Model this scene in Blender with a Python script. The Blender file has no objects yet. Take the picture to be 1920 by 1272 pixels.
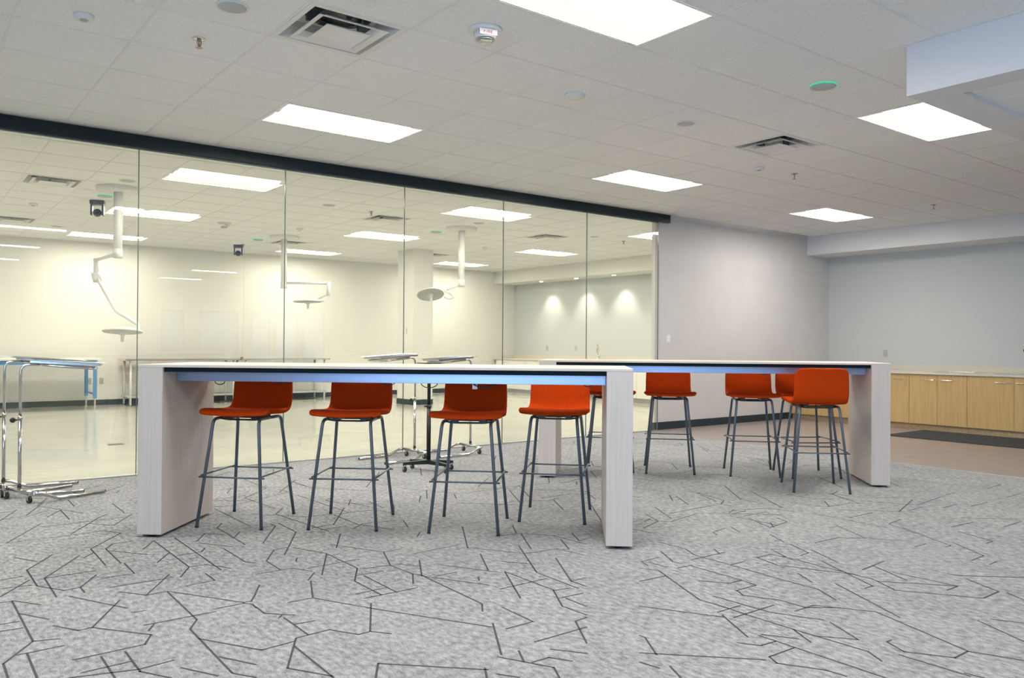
import bpy, bmesh, math, random
from mathutils import Vector, Matrix
random.seed(7)
PI = math.pi
C = bpy.context.scene.collection
scene = bpy.context.scene

# ------------------------------------------------------------------ camera
CAMH = 1.168
FPX, YAW, PITCH, ROLL = 1521.3, 0.6549, 0.0065, 0.0071
cd = bpy.data.cameras.new('camera'); cam = bpy.data.objects.new('camera', cd); C.objects.link(cam)
cd.sensor_fit = 'HORIZONTAL'; cd.sensor_width = 36.0; cd.lens = FPX * 36.0 / 1920.0
cd.clip_start = 0.05; cd.clip_end = 200
cy, sy, cp, sp = math.cos(YAW), math.sin(YAW), math.cos(PITCH), math.sin(PITCH)
fwd = Vector((sy*cp, cy*cp, sp)); right = Vector((cy, -sy, 0)); up = right.cross(fwd)
r2 = right*math.cos(ROLL) + up*math.sin(ROLL); u2 = -right*math.sin(ROLL) + up*math.cos(ROLL)
cam.matrix_world = Matrix(((r2.x, u2.x, -fwd.x, 0), (r2.y, u2.y, -fwd.y, 0), (r2.z, u2.z, -fwd.z, CAMH), (0, 0, 0, 1)))
scene.camera = cam

# ------------------------------------------------------------------ world, daylight, exposure
w = bpy.data.worlds.new('overcast_sky'); scene.world = w; w.use_nodes = True
bg = w.node_tree.nodes['Background']
bg.inputs['Color'].default_value = (0.43, 0.665, 1.0, 1); bg.inputs['Strength'].default_value = 13.5
LAMP = 53.0; LAMPF = 47.0
LAMPCOL = (1.0, 0.945, 0.865, 1); LAMPCOLF = (1.0, 0.955, 0.83, 1)
scene.view_settings.view_transform = 'Standard'; scene.view_settings.look = 'None'
scene.view_settings.exposure = 0.0; scene.view_settings.gamma = 1.0; scene.view_settings.use_curve_mapping = False
cyc = scene.cycles
cyc.max_bounces = 10; cyc.diffuse_bounces = 5; cyc.glossy_bounces = 4; cyc.transmission_bounces = 6
cyc.transparent_max_bounces = 16; cyc.caustics_reflective = False; cyc.caustics_refractive = False
cyc.sample_clamp_indirect = 6.0; cyc.use_denoising = True
def portal(loc, rot, sx, sy_):
    l = bpy.data.lights.new('sky_portal', 'AREA'); l.shape = 'RECTANGLE'; l.size = sx; l.size_y = sy_
    l.cycles.is_portal = True
    o = bpy.data.objects.new('sky_portal', l); o.location = loc; o.rotation_euler = rot; C.objects.link(o)
portal((-5.13, -4.25, 1.55), (0, -PI/2, 0), 2.3, 7.3)
portal((9.3, -11.13, 1.15), (PI/2, 0, 0), 5.6, 2.2)

# ------------------------------------------------------------------ materials
def mat(name, col, rough=0.6, metal=0.0, spec=0.5, fn=None, coat=0.0):
    m = bpy.data.materials.new(name); m.use_nodes = True
    nt = m.node_tree; b = nt.nodes['Principled BSDF']
    b.inputs['Base Color'].default_value = (*col, 1); b.inputs['Roughness'].default_value = rough
    b.inputs['Metallic'].default_value = metal; b.inputs['Specular IOR Level'].default_value = spec
    if coat: b.inputs['Coat Weight'].default_value = coat
    if fn: fn(nt, b)
    return m
def N(nt, t, **k):
    n = nt.nodes.new(t)
    for a, v in k.items(): setattr(n, a, v)
    return n
def noise_mix(c1, c2, scale, sx=(1, 1, 1), detail=4, bump=0.0, lo=0.35, hi=0.65, bscale=None, coords='Object'):
    def f(nt, b):
        tc = N(nt, 'ShaderNodeTexCoord'); mp = N(nt, 'ShaderNodeMapping'); mp.inputs['Scale'].default_value = sx
        nt.links.new(tc.outputs[coords], mp.inputs['Vector'])
        no = N(nt, 'ShaderNodeTexNoise'); no.inputs['Scale'].default_value = scale; no.inputs['Detail'].default_value = detail
        nt.links.new(mp.outputs[0], no.inputs['Vector'])
        cr = N(nt, 'ShaderNodeValToRGB'); cr.color_ramp.elements[0].position = lo; cr.color_ramp.elements[1].position = hi
        cr.color_ramp.elements[0].color = (*c1, 1); cr.color_ramp.elements[1].color = (*c2, 1)
        nt.links.new(no.outputs['Fac'], cr.inputs[0]); nt.links.new(cr.outputs[0], b.inputs['Base Color'])
        if bump:
            bp = N(nt, 'ShaderNodeBump'); bp.inputs['Strength'].default_value = bump; bp.inputs['Distance'].default_value = 0.002
            n2 = N(nt, 'ShaderNodeTexNoise'); n2.inputs['Scale'].default_value = bscale or scale*2; n2.inputs['Detail'].default_value = 3
            nt.links.new(mp.outputs[0], n2.inputs['Vector'])
            nt.links.new(n2.outputs['Fac'], bp.inputs['Height']); nt.links.new(bp.outputs[0], b.inputs['Normal'])
    return f

def carpet_fn(nt, b):
    tc = N(nt, 'ShaderNodeTexCoord')
    def noise(scale, detail, sx=(1, 1, 1), rot=0):
        mp = N(nt, 'ShaderNodeMapping'); mp.inputs['Scale'].default_value = sx; mp.inputs['Rotation'].default_value = (0, 0, rot)
        nt.links.new(tc.outputs['Object'], mp.inputs['Vector'])
        n = N(nt, 'ShaderNodeTexNoise'); n.inputs['Scale'].default_value = scale; n.inputs['Detail'].default_value = detail
        nt.links.new(mp.outputs[0], n.inputs['Vector']); return n
    n1 = noise(24, 8, (2.0, 1, 1), 0.0); n2 = noise(230, 2); n3 = noise(2.6, 5, (2.2, 1, 1), 0.0); n4 = noise(60, 3, (3.2, 1, 1), 0.0)
    def mth(op, a, c, v=None):
        m = N(nt, 'ShaderNodeMath', operation=op)
        nt.links.new(a, m.inputs[0])
        if c is not None: nt.links.new(c, m.inputs[1])
        else: m.inputs[1].default_value = v
        return m.outputs[0]
    s = mth('MULTIPLY', n1.outputs['Fac'], None, 0.45)
    s = mth('ADD', s, mth('MULTIPLY', n2.outputs['Fac'], None, 0.34))
    s = mth('ADD', s, mth('MULTIPLY', n3.outputs['Fac'], None, 0.11))
    s = mth('ADD', s, mth('MULTIPLY', n4.outputs['Fac'], None, 0.20))
    cr = N(nt, 'ShaderNodeValToRGB'); cr.color_ramp.elements[0].position = 0.40; cr.color_ramp.elements[1].position = 0.70
    cr.color_ramp.elements[0].color = (0.12, 0.13, 0.14, 1); cr.color_ramp.elements[1].color = (0.47, 0.475, 0.485, 1)
    nt.links.new(s, cr.inputs[0]); nt.links.new(cr.outputs[0], b.inputs['Base Color'])
    bp = N(nt, 'ShaderNodeBump'); bp.inputs['Strength'].default_value = 0.5; bp.inputs['Distance'].default_value = 0.003
    nt.links.new(n2.outputs['Fac'], bp.inputs['Height']); nt.links.new(bp.outputs[0], b.inputs['Normal'])
M = {}
M['carpet'] = mat('carpet_grey', (.4, .4, .4), 1.0, spec=0.1, fn=carpet_fn)
M['line'] = mat('carpet_dark_yarn', (.075, .085, .092), 1.0, spec=0.1)
M['vct'] = mat('polished_white_vinyl', (.74, .73, .66), 0.13, fn=noise_mix((.50, .495, .45), (.56, .555, .51), 1.5, detail=5), spec=0.4)
M['lvt'] = mat('taupe_vinyl_floor', (.30, .25, .235), 0.32, fn=noise_mix((.27, .222, .208), (.32, .27, .25), 6, detail=5))
M['mat'] = mat('charcoal_mat', (.03, .033, .036), 0.95, fn=noise_mix((.015, .018, .02), (.055, .06, .065), 120, bump=.5))
M['wall'] = mat('painted_wall', (.60, .585, .575), 0.75, spec=0.3, fn=noise_mix((.59, .575, .565), (.61, .595, .585), 3, bump=.06, bscale=300))
M['wallside'] = mat('painted_wall_cool', (.52, .545, .545), 0.7, spec=0.3)
M['soffit'] = mat('painted_soffit', (.70, .70, .71), 0.7, spec=0.3)
M['cream'] = mat('cream_wall', (.70, .695, .655), 0.7, spec=0.3)
M['tile'] = mat('acoustic_tile', (.8, .8, .8), 0.9, spec=0.2, fn=noise_mix((.71, .715, .72), (.84, .845, .85), 150, detail=2, bump=.25, lo=.3, hi=.55))
M['grid'] = mat('ceiling_grid_shaded', (.74, .74, .73), 0.5)  # white toned down; shadow lines along the bars painted into the colour
M['base'] = mat('rubber_base', (.016, .032, .042), 0.5)
M['track'] = mat('track_dark', (.003, .012, .018), 0.30, spec=.35)
M['alu'] = mat('brushed_aluminium', (.60, .60, .62), 0.28, metal=1.0)
M['alu2'] = mat('anodised_beam', (.30, .345, .46), 0.33, metal=0.9)
M['chrome'] = mat('chrome', (.60, .60, .60), 0.16, metal=1.0)
M['steel'] = mat('stainless', (.66, .66, .63), 0.22, metal=1.0)
M['black'] = mat('black_plastic', (.012, .013, .015), 0.45)
M['blackm'] = mat('black_powder_coat', (.014, .020, .022), 0.35, metal=.3)
M['darkrail'] = mat('dark_rail', (.003, .010, .015), 0.7, spec=.15)
M['white'] = mat('white_enamel', (.80, .80, .79), 0.3)
M['whitep'] = mat('white_plastic', (.72, .72, .71), 0.45)
M['greyp'] = mat('grey_plastic', (.44, .455, .455), 0.6)
M['lgrey'] = mat('lens_grey', (.40, .41, .40), 0.35)
M['ptz'] = mat('camera_slate', (.055, .075, .095), 0.4)
M['blue'] = mat('blue_frame', (.07, .26, .56), 0.4)
M['legm'] = mat('stool_frame_grey', (.105, .135, .165), 0.38, metal=.35)
M['counter'] = mat('cream_laminate', (.60, .56, .47), 0.45, fn=noise_mix((.57, .53, .44), (.63, .59, .50), 90, detail=3))
M['whitecab'] = mat('white_cabinet', (.80, .78, .72), 0.4)
M['outlet'] = mat('outlet_grey', (.42, .40, .36), 0.5)
M['brass'] = mat('brass', (.36, .27, .16), 0.3, metal=1.0)
M['copper'] = mat('glass_bulb_red', (.45, .10, .06), 0.2)
M['red'] = mat('red_print', (.75, .05, .04), 0.5)
M['duct'] = mat('duct_dark', (.02, .028, .034), 0.4, metal=.5)
M['ductrib'] = mat('duct_rib', (.20, .23, .25), 0.35, metal=.8)
def woodf(c1, c2, k):
    def f(nt, b):
        tc = N(nt, 'ShaderNodeTexCoord'); mp = N(nt, 'ShaderNodeMapping'); mp.inputs['Scale'].default_value = k
        nt.links.new(tc.outputs['Object'], mp.inputs['Vector'])
        n = N(nt, 'ShaderNodeTexNoise'); n.inputs['Scale'].default_value = 1.0; n.inputs['Detail'].default_value = 6; n.inputs['Distortion'].default_value = .3
        nt.links.new(mp.outputs[0], n.inputs['Vector'])
        cr = N(nt, 'ShaderNodeValToRGB'); cr.color_ramp.elements[0].position = .36; cr.color_ramp.elements[1].position = .66
        cr.color_ramp.elements[0].color = (*c1, 1); cr.color_ramp.elements[1].color = (*c2, 1)
        nt.links.new(n.outputs['Fac'], cr.inputs[0]); nt.links.new(cr.outputs[0], b.inputs['Base Color'])
    return f
M['oak'] = mat('natural_maple', (.6, .42, .2), 0.42, fn=woodf((.50, .335, .135), (.575, .395, .170), (45, 45, 2.2)))
M['toe'] = mat('maple_toe_kick', (.4, .3, .17), 0.5, fn=woodf((.38, .28, .15), (.48, .37, .22), (6, 60, 40)))
M['ash'] = mat('whitewashed_ash', (.6, .55, .5), 0.45, fn=woodf((.52, .465, .425), (.57, .515, .475), (90, 90, 2.0)))
M['ashtop'] = mat('whitewashed_ash_top', (.6, .55, .5), 0.42, fn=woodf((.58, .52, .44), (.65, .59, .51), (2, 90, 90)))
def fabf(nt, b):
    tc = N(nt, 'ShaderNodeTexCoord')
    mp = N(nt, 'ShaderNodeMapping'); mp.inputs['Scale'].default_value = (90, 200, 420)
    nt.links.new(tc.outputs['Object'], mp.inputs['Vector'])
    n = N(nt, 'ShaderNodeTexNoise'); n.inputs['Scale'].default_value = 1; n.inputs['Detail'].default_value = 2
    nt.links.new(mp.outputs[0], n.inputs['Vector'])
    cr = N(nt, 'ShaderNodeValToRGB'); cr.color_ramp.elements[0].position = .3; cr.color_ramp.elements[1].position = .7
    cr.color_ramp.elements[0].color = (.36, .033, .003, 1); cr.color_ramp.elements[1].color = (.54, .056, .006, 1)
    nt.links.new(n.outputs['Fac'], cr.inputs[0]); nt.links.new(cr.outputs[0], b.inputs['Base Color'])
    bp = N(nt, 'ShaderNodeBump'); bp.inputs['Strength'].default_value = .35; bp.inputs['Distance'].default_value = .001
    nt.links.new(n.outputs['Fac'], bp.inputs['Height']); nt.links.new(bp.outputs[0], b.inputs['Normal'])
    b.inputs['Sheen Weight'].default_value = .0
M['fabric'] = mat('orange_red_wool', (.6, .07, .015), 1.0, spec=.04, fn=fabf)
def emis(name, col, s):
    m = bpy.data.materials.new(name); m.use_nodes = True; nt = m.node_tree; nt.nodes.clear()
    e = N(nt, 'ShaderNodeEmission'); e.inputs['Color'].default_value = (*col[:3], 1); e.inputs['Strength'].default_value = s
    o = N(nt, 'ShaderNodeOutputMaterial'); nt.links.new(e.outputs[0], o.inputs['Surface']); return m
M['lens'] = emis('lit_lens', LAMPCOL, LAMP)
M['down'] = emis('downlight_lens', (1, .90, .72), 40.0)
M['greenled'] = emis('green_ring_light', (.05, .85, .36), .9)
M['blueled'] = emis('blue_indicator', (.08, .2, 1), 1.2)
def thin_glass(name, tint, f0=0.075, edge=False):
    m = bpy.data.materials.new(name); m.use_nodes = True; nt = m.node_tree; nt.nodes.clear()
    t = N(nt, 'ShaderNodeBsdfTransparent'); t.inputs['Color'].default_value = (*tint, 1)
    g = N(nt, 'ShaderNodeBsdfGlossy'); g.inputs['Roughness'].default_value = 0.004; g.inputs['Color'].default_value = (1, 1, 1, 1)
    lw = N(nt, 'ShaderNodeLayerWeight'); lw.inputs['Blend'].default_value = 0.5
    pw = N(nt, 'ShaderNodeMath', operation='POWER'); pw.inputs[1].default_value = 5.0
    nt.links.new(lw.outputs['Facing'], pw.inputs[0])
    mr = N(nt, 'ShaderNodeMapRange'); mr.inputs['To Min'].default_value = f0; mr.inputs['To Max'].default_value = 0.9
    nt.links.new(pw.outputs[0], mr.inputs['Value'])
    mx = N(nt, 'ShaderNodeMixShader'); nt.links.new(mr.outputs[0], mx.inputs['Fac'])
    nt.links.new(t.outputs[0], mx.inputs[1]); nt.links.new(g.outputs[0], mx.inputs[2])
    o = N(nt, 'ShaderNodeOutputMaterial'); nt.links.new(mx.outputs[0], o.inputs['Surface']); return m
M['glass'] = thin_glass('partition_glass', (.985, .985, .95), 0.04)
M['dimglass'] = thin_glass('dimmed_window_glass', (.24, .25, .26), 0.04)  # dark tint added to weaken the rear windows' reflection in the partition
M['winglass'] = thin_glass('window_glass', (.97, .98, .98), 0.04)
M['edge'] = mat('glass_edge', (.10, .15, .14), 0.2)
M['clear'] = thin_glass('clear_lens', (.85, .87, .86), 0.15)

# ------------------------------------------------------------------ mesh helpers
def box(bm, x0, x1, y0, y1, z0, z1, mi=0):
    v = [bm.verts.new(p) for p in ((x0,y0,z0),(x1,y0,z0),(x1,y1,z0),(x0,y1,z0),(x0,y0,z1),(x1,y0,z1),(x1,y1,z1),(x0,y1,z1))]
    for q in ((0,3,2,1),(4,5,6,7),(0,1,5,4),(1,2,6,5),(2,3,7,6),(3,0,4,7)):
        f = bm.faces.new([v[i] for i in q]); f.material_index = mi
def quad(bm, pts, mi=0):
    f = bm.faces.new([bm.verts.new(p) for p in pts]); f.material_index = mi
def lathe(bm, prof, seg=24, c=(0, 0, 0), mi=0, cap=True):
    rings = []
    for r, z in prof:
        rings.append([bm.verts.new((c[0]+r*math.cos(2*PI*i/seg), c[1]+r*math.sin(2*PI*i/seg), c[2]+z)) for i in range(seg)])
    for a, b in zip(rings, rings[1:]):
        for i in range(seg):
            j = (i+1) % seg; f = bm.faces.new((a[i], a[j], b[j], b[i])); f.smooth = True; f.material_index = mi
    if cap:
        bm.faces.new(rings[0][::-1]).material_index = mi; bm.faces.new(rings[-1]).material_index = mi
def rounded(pts, r, n=5):
    """replace the inner corners of a polyline with arcs of about radius r"""
    P = [Vector(p) for p in pts]; out = [P[0]]
    for i in range(1, len(P)-1):
        a, b, c = P[i-1], P[i], P[i+1]
        d1 = (a-b); d2 = (c-b); L = min(r, d1.length*.48, d2.length*.48)
        p1 = b + d1.normalized()*L; p2 = b + d2.normalized()*L
        for k in range(n+1):
            t = k/n; out.append(p1*(1-t)**2 + b*2*t*(1-t) + p2*t*t)
    out.append(P[-1]); return out
def tube(bm, pts, r, seg=10, mi=0, r_end=None):
    P = [Vector(p) for p in pts]; n = len(P); rings = []; ref = None
    for i in range(n):
        t = ((P[min(i+1, n-1)]-P[i]).normalized() + (P[i]-P[max(i-1, 0)]).normalized())
        t.normalize()
        if ref is None:
            ref = Vector((0, 0, 1)) if abs(t.z) < .9 else Vector((1, 0, 0))
        a = (ref - t*ref.dot(t)).normalized(); b = t.cross(a); ref = a
        rr = r if r_end is None else r + (r_end-r)*i/(n-1)
        rings.append([bm.verts.new(P[i] + (a*math.cos(2*PI*k/seg) + b*math.sin(2*PI*k/seg))*rr) for k in range(seg)])
    for A, B in zip(rings, rings[1:]):
        for k in range(seg):
            j = (k+1) % seg; f = bm.faces.new((A[k], A[j], B[j], B[k])); f.smooth = True; f.material_index = mi
    bm.faces.new(rings[0][::-1]).material_index = mi; bm.faces.new(rings[-1]).material_index = mi
def obj(name, bm, m, parent=None, loc=None, bevel=0, smooth=False, label=None):
    bmesh.ops.recalc_face_normals(bm, faces=bm.faces)
    me = bpy.data.meshes.new(name); bm.to_mesh(me); bm.free()
    for x in (m if isinstance(m, (list, tuple)) else [m]): me.materials.append(x)
    if smooth:
        for p in me.polygons: p.use_smooth = True
    o = bpy.data.objects.new(name, me); C.objects.link(o)
    if parent is not None: o.parent = parent
    if loc: o.location = loc
    if bevel:
        b = o.modifiers.new('bevel', 'BEVEL'); b.width = bevel; b.segments = 2; b.limit_method = 'ANGLE'; b.angle_limit = math.radians(50)
    if label: o['label'] = label
    return o
def B(): return bmesh.new()
def bxo(name, dims, m, parent=None, bevel=0, label=None, loc=None):
    bm = B(); box(bm, *dims); return obj(name, bm, m, parent, bevel=bevel, label=label, loc=loc)
def tag(o, label, cat, group=None):
    o['label'] = label; o['category'] = cat
    if group: o['group'] = group
    return o
def thing(name, label, cat, loc=(0, 0, 0), rz=0, group=None):
    o = bpy.data.objects.new(name, None); C.objects.link(o); o.location = loc; o.rotation_euler = (0, 0, rz)
    o.empty_display_size = .1
    return tag(o, label, cat, group)
def struct(name, bm, m, parent=None, bevel=0):
    o = obj(name, bm, m, parent, bevel=bevel)
    if parent is None: o['kind'] = 'structure'
    return o
def dup(root, loc, rz=0, label=None, group=None, scale=None):
    r = root.copy(); C.objects.link(r); r.location = loc; r.rotation_euler = (0, 0, rz)
    if label: r['label'] = label
    if group: r['group'] = group
    if scale: r.scale = scale
    for ch in list(root.children):
        c = ch.copy(); C.objects.link(c); c.parent = r
        for g in list(ch.children):
            d = g.copy(); C.objects.link(d); d.parent = c
    return r

# ------------------------------------------------------------------ dimensions
CEIL = 2.977; T = 0.6096; OX, OY = 0.5321, 4.6571
YG = 7.62          # glass plane
XL, XR, YB, YF = -5.0, 12.66, -11.0, 16.4
XS = 12.02         # soffit front
ZS = CAMH + 1.502

# ------------------------------------------------------------------ floors
LINES = "779,5935 548,5482 806,5487 1065,5493 1132,5371 911,5059 907,4643;582,6188 715,6531;845,6142 951,6341 948,5970;1056,6724 1050,6431;1287,6385 1284,5997;1144,5624 1325,5933;883,5512 1110,5919 1178,6004;1031,5766 1144,5624;843,4867 911,4965;1149,5118 1037,5113 978,5010 980,4640;984,4959 1133,4749;994,4630 991,4394 843,4401;1143,4876 1243,5055 1246,4356 1159,4196;1138,4546 1239,4713;1361,5060 1361,4205;1246,4356 1329,4357 1411,4208;1443,4896 1541,5066 1630,4963;1716,5293 1647,5173 1642,4651;1439,4848 1565,4643;1822,5791 1830,5107;1646,4854 1728,4987;1512,4623 1514,4285 1551,4229;1248,4621 1388,4629 1432,4705;721,5048 568,4779 571,4441 661,4291 731,4297 834,4482;731,4297 732,4197;836,4942 618,4565 617,4195;618,4565 839,4566;413,4351 555,4575;425,4490 550,4473;548,5094 633,4934;441,4658 536,4662;845,4213 1127,4212;1128,4279 952,3988;863,4117 952,3988 1045,3993 1273,3622 1307,3618 1368,3725;1277,4185 1278,4037 1144,4029;665,4176 838,3844;836,3978 669,3667 618,3662 546,3783;669,3667 840,3439 794,3344 547,3335;1042,3980 1038,3512 982,3412 972,2871 1025,2785;845,3571 1135,3571;1140,3608 1269,3610 1296,3575 1293,3519;842,3490 881,3562;842,3770 893,3763;403,4251 449,4247 455,3634 542,3604;450,4256 544,4118;455,4034 544,3880;373,3928 440,3925;365,3835 442,3827;455,3634 339,3444 338,3291;389,3509 543,3513;420,3507 418,3231;634,3307 633,3072;717,3309 716,3079 788,2957;548,3188 710,3196;507,3166 718,3102 839,3115;978,3283 1119,3044;983,3049 1066,2897;842,3027 923,2879;1958,5083 1960,5009 1735,4622;2008,5085 2000,4776 1735,4298;2215,5526 2100,5359 2171,4682;2169,4740 2325,4747;2409,5103 2405,4750 2522,4487;2201,4576 2032,4274;2037,4368 2206,4039 2102,3774 2116,3567 2140,3515 2124,2973 2067,2889;2206,4039 2316,4040;2116,3567 2032,3420;1606,4035 1610,4236 1731,4439 1809,4445;1837,4425 1934,4190 1937,3825 1822,3625 1823,3354;1934,4190 1737,3816;1477,4025 1662,4025 1726,3912;1730,3976 2024,3979;1942,3802 2102,3774;1874,3705 2023,3703;1902,3685 1901,3346;1734,3436 1894,3441;1736,3355 2014,3353;1371,3734 1426,3838;1766,4201 1735,4137;1726,3881 1645,3773;1652,3757 1550,3501 1436,3504;1550,3501 1696,3211 1984,2705;1726,3271 1557,2957;1296,3527 1295,3423 1389,3326;1346,3358 1324,3331;1341,3321 1340,3068;1346,3217 1429,3208;1288,3064 1433,3073 1504,2952 1557,2957 1613,2884;1286,3061 1145,2799 1242,2639;1248,2981 1241,2625;1119,3043 1134,3021 1266,3034;1358,2535 1426,2644 1713,2360;1714,2378 1669,2304;2327,3906 2619,3923;2280,3775 2138,3516;2148,3773 2225,3664;2183,3461 2312,3462;2132,3510 2315,3188;2916,4304 2631,3826;2642,3842 2823,3546 3041,3520 3070,3334;2619,3685 2463,3395;2320,3628 2481,3342;2625,3490 2713,3363;2903,3702 2640,3216 2629,2890;3099,3928 2916,3605;2926,3970 3105,3936 3238,3773;3201,4148 3083,3957;2904,3375 2681,2998 2685,2890;2681,2998 2784,2997;2315,2937 2517,3324 2518,2944 2394,2736 2401,2583;2318,3101 2610,3105;2456,2828 2597,2821;2509,2934 2603,2916;2481,2809 2479,2668;2169,2881 2162,2656 2019,2654;2013,2739 1837,2444;2020,2471 2299,2473;2381,2562 2309,2553 2176,2340;2022,2376 2104,2262;1814,2434 1917,2234 1874,2153;1913,2435 1864,2342;1884,2317 1963,2317 2009,2239;1717,2310 1763,2239;2354,3329 2320,3273;3228,3769 3250,3501;3202,3675 3087,3471;3369,3762 3270,3589 3336,3594;2702,4682 2626,4489;2541,4237 2619,4330;3412,5548 3226,5238;3489,5266 3406,5110;3950,5167 3712,4728;3980,4660 3792,4327;2815,5383 2791,5115;2492,5929 2523,5126;2746,5538 2637,5353;2910,5181 2780,4942;2956,2797 3132,2784 3174,2870 3128,2959;3132,2784 2964,2433 2971,2278 2964,2177 2969,1949 2893,1819;2969,1949 2985,1635 2935,1554;3475,3127 3367,2944 3377,2883;3199,2969 3229,3045 3374,3051;3253,3012 3257,2889;3285,2845 3394,2836;3480,2912 3759,2904;3763,2984 3713,2910;3379,2824 3381,2508 3366,2415 3218,2416 3182,2354 3258,2207 3260,2075 3369,1995;3199,2628 3290,2511 3381,2508;3060,2425 3069,2233 3078,2125 3171,1942;2890,2270 3044,2268;2889,2184 3172,2182;2674,2529 2859,2212;2874,2233 2741,2003;2405,2273 2405,2246 2307,2095;2271,2146 2596,1821;2265,1992 2216,1898;2204,2083 2219,2003;2792,1988 2794,1910 2706,1917 2658,1989;2812,1988 2888,1873;2794,1910 2799,1466;2791,1826 2634,1829 2604,1776 2691,1631 2700,1559;3171,1905 3074,1725 2976,1844;3177,2076 3318,2074 3459,1859 3300,1406 3371,1239;3300,1406 3191,1406 3095,1551 3144,1644 3174,1643;3049,1547 3056,1295;3070,1318 3080,1259;3701,1537 3589,1319;3768,1513 3827,1407;3707,2198 3470,1757;4324,1854 4222,1662 4054,1660 3840,1969 3922,2113;3913,2098 4155,1818 4044,1820;4238,1631 4175,1535;4339,1948 4352,1895 4592,1688;4177,2267 4051,2019;4050,2251 4308,2271;4137,2132 4155,1818;3753,2072 3816,2066 4032,2471;3807,2726 3933,2724 3943,2628 3930,2128;3807,2726 3767,2565 3928,2239;3570,2719 3691,2719;3635,3279 3632,3079 3572,2971 3565,2722 3550,2406 3553,2198 3467,2053;4067,3204 4099,3260 4251,3286;4316,3288 4237,3160;4336,3010 4237,2845;4231,2801 4134,2617 4042,2608;4210,2650 4077,2404;4374,2727 4608,2718 4734,2608 4888,2404;4030,2791 3946,2636;3712,2410 3634,2281;4910,2904 4734,2608;5202,2623 4969,2214 4915,2218;5493,2442 5753,2423;5393,2361 5290,2114 5206,2114;5210,2988 5497,2985;4710,1993 4883,1998 5060,2249;4717,1899 4805,1900;4766,2326 4892,2323;4656,3440 4918,3440;4660,3543 4820,3545;4630,3381 4502,3126 4743,3163 4792,3265;4388,4008 4191,3680;5088,4205 4931,3895;4840,4205 4658,3923;5501,3998 5129,3462;6319,2675 6589,2669;5776,2870 6004,2873;5773,2241 6040,2240;6101,2769 6313,2771;6932,2670 7189,2674;6641,2999 6802,3002"
bm = B()
quad(bm, [(XL, YB, 0), (8.07, YB, 0), (8.07, 7.66, 0), (XL, 7.66, 0)], 0)
def strip(bm, pts, wd, z):
    for a, b in zip(pts, pts[1:]):
        a = Vector((*a, z)); b = Vector((*b, z)); d = b - a
        if d.length < 1e-4: continue
        d.normalize(); n = Vector((-d.y, d.x, 0))*wd/2; e = d*wd*.4
        quad(bm, [a-n-e, b-n+e, b+n+e, a+n-e], 1)
traced = [[tuple(float(v)/1000 for v in q.split(',')) for q in pl.split()] for pl in LINES.split(';')]
for pl in traced: strip(bm, pl, .0085, .0008)
def near_traced(x, y):
    # region of floor in front of the tables that is already covered
    v = Vector((x, y)); d = v.dot(Vector((.609, .793))); l = v.dot(Vector((.793, -.609)))
    return 1.9 < d < 5.0 and abs(l) < .64*d
k = 0
while k < 900:
    x = random.uniform(-4.8, 7.9); y = random.uniform(-6, 7.4); k += 1
    if near_traced(x, y): continue
    a = random.choice((.15, .9, 1.7, 2.4)) + random.uniform(-.22, .22) + random.choice((0, PI))
    pts = [(x, y)]
    for s in range(random.choice((1, 1, 2, 3))):
        L = random.choice((.12, .22, .35, .5)) * random.uniform(.7, 1.3)
        x += L*math.cos(a); y += L*math.sin(a); pts.append((x, y)); a += random.choice((-1, 1))*random.uniform(.6, 1.2)
    if all(-4.9 < p[0] < 8.0 and -6.4 < p[1] < 7.45 and not near_traced(*p) for p in pts): strip(bm, pts, .0085, .0008)
struct('floor', bm, [M['carpet'], M['line']])
bm = B(); quad(bm, [(8.07, YB, 0), (XR, YB, 0), (XR, 7.66, 0), (8.07, 7.66, 0)]); struct('floor', bm, M['lvt'])
bm = B(); quad(bm, [(XL, 7.66, 0), (XR, 7.66, 0), (XR, YF, 0), (XL, YF, 0)]); struct('floor', bm, M['vct'])
bm = B(); box(bm, XL-.2, XR+.2, YB-.2, YF+.2, -.15, -.002); struct('floor', bm, M['grid'])

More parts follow.
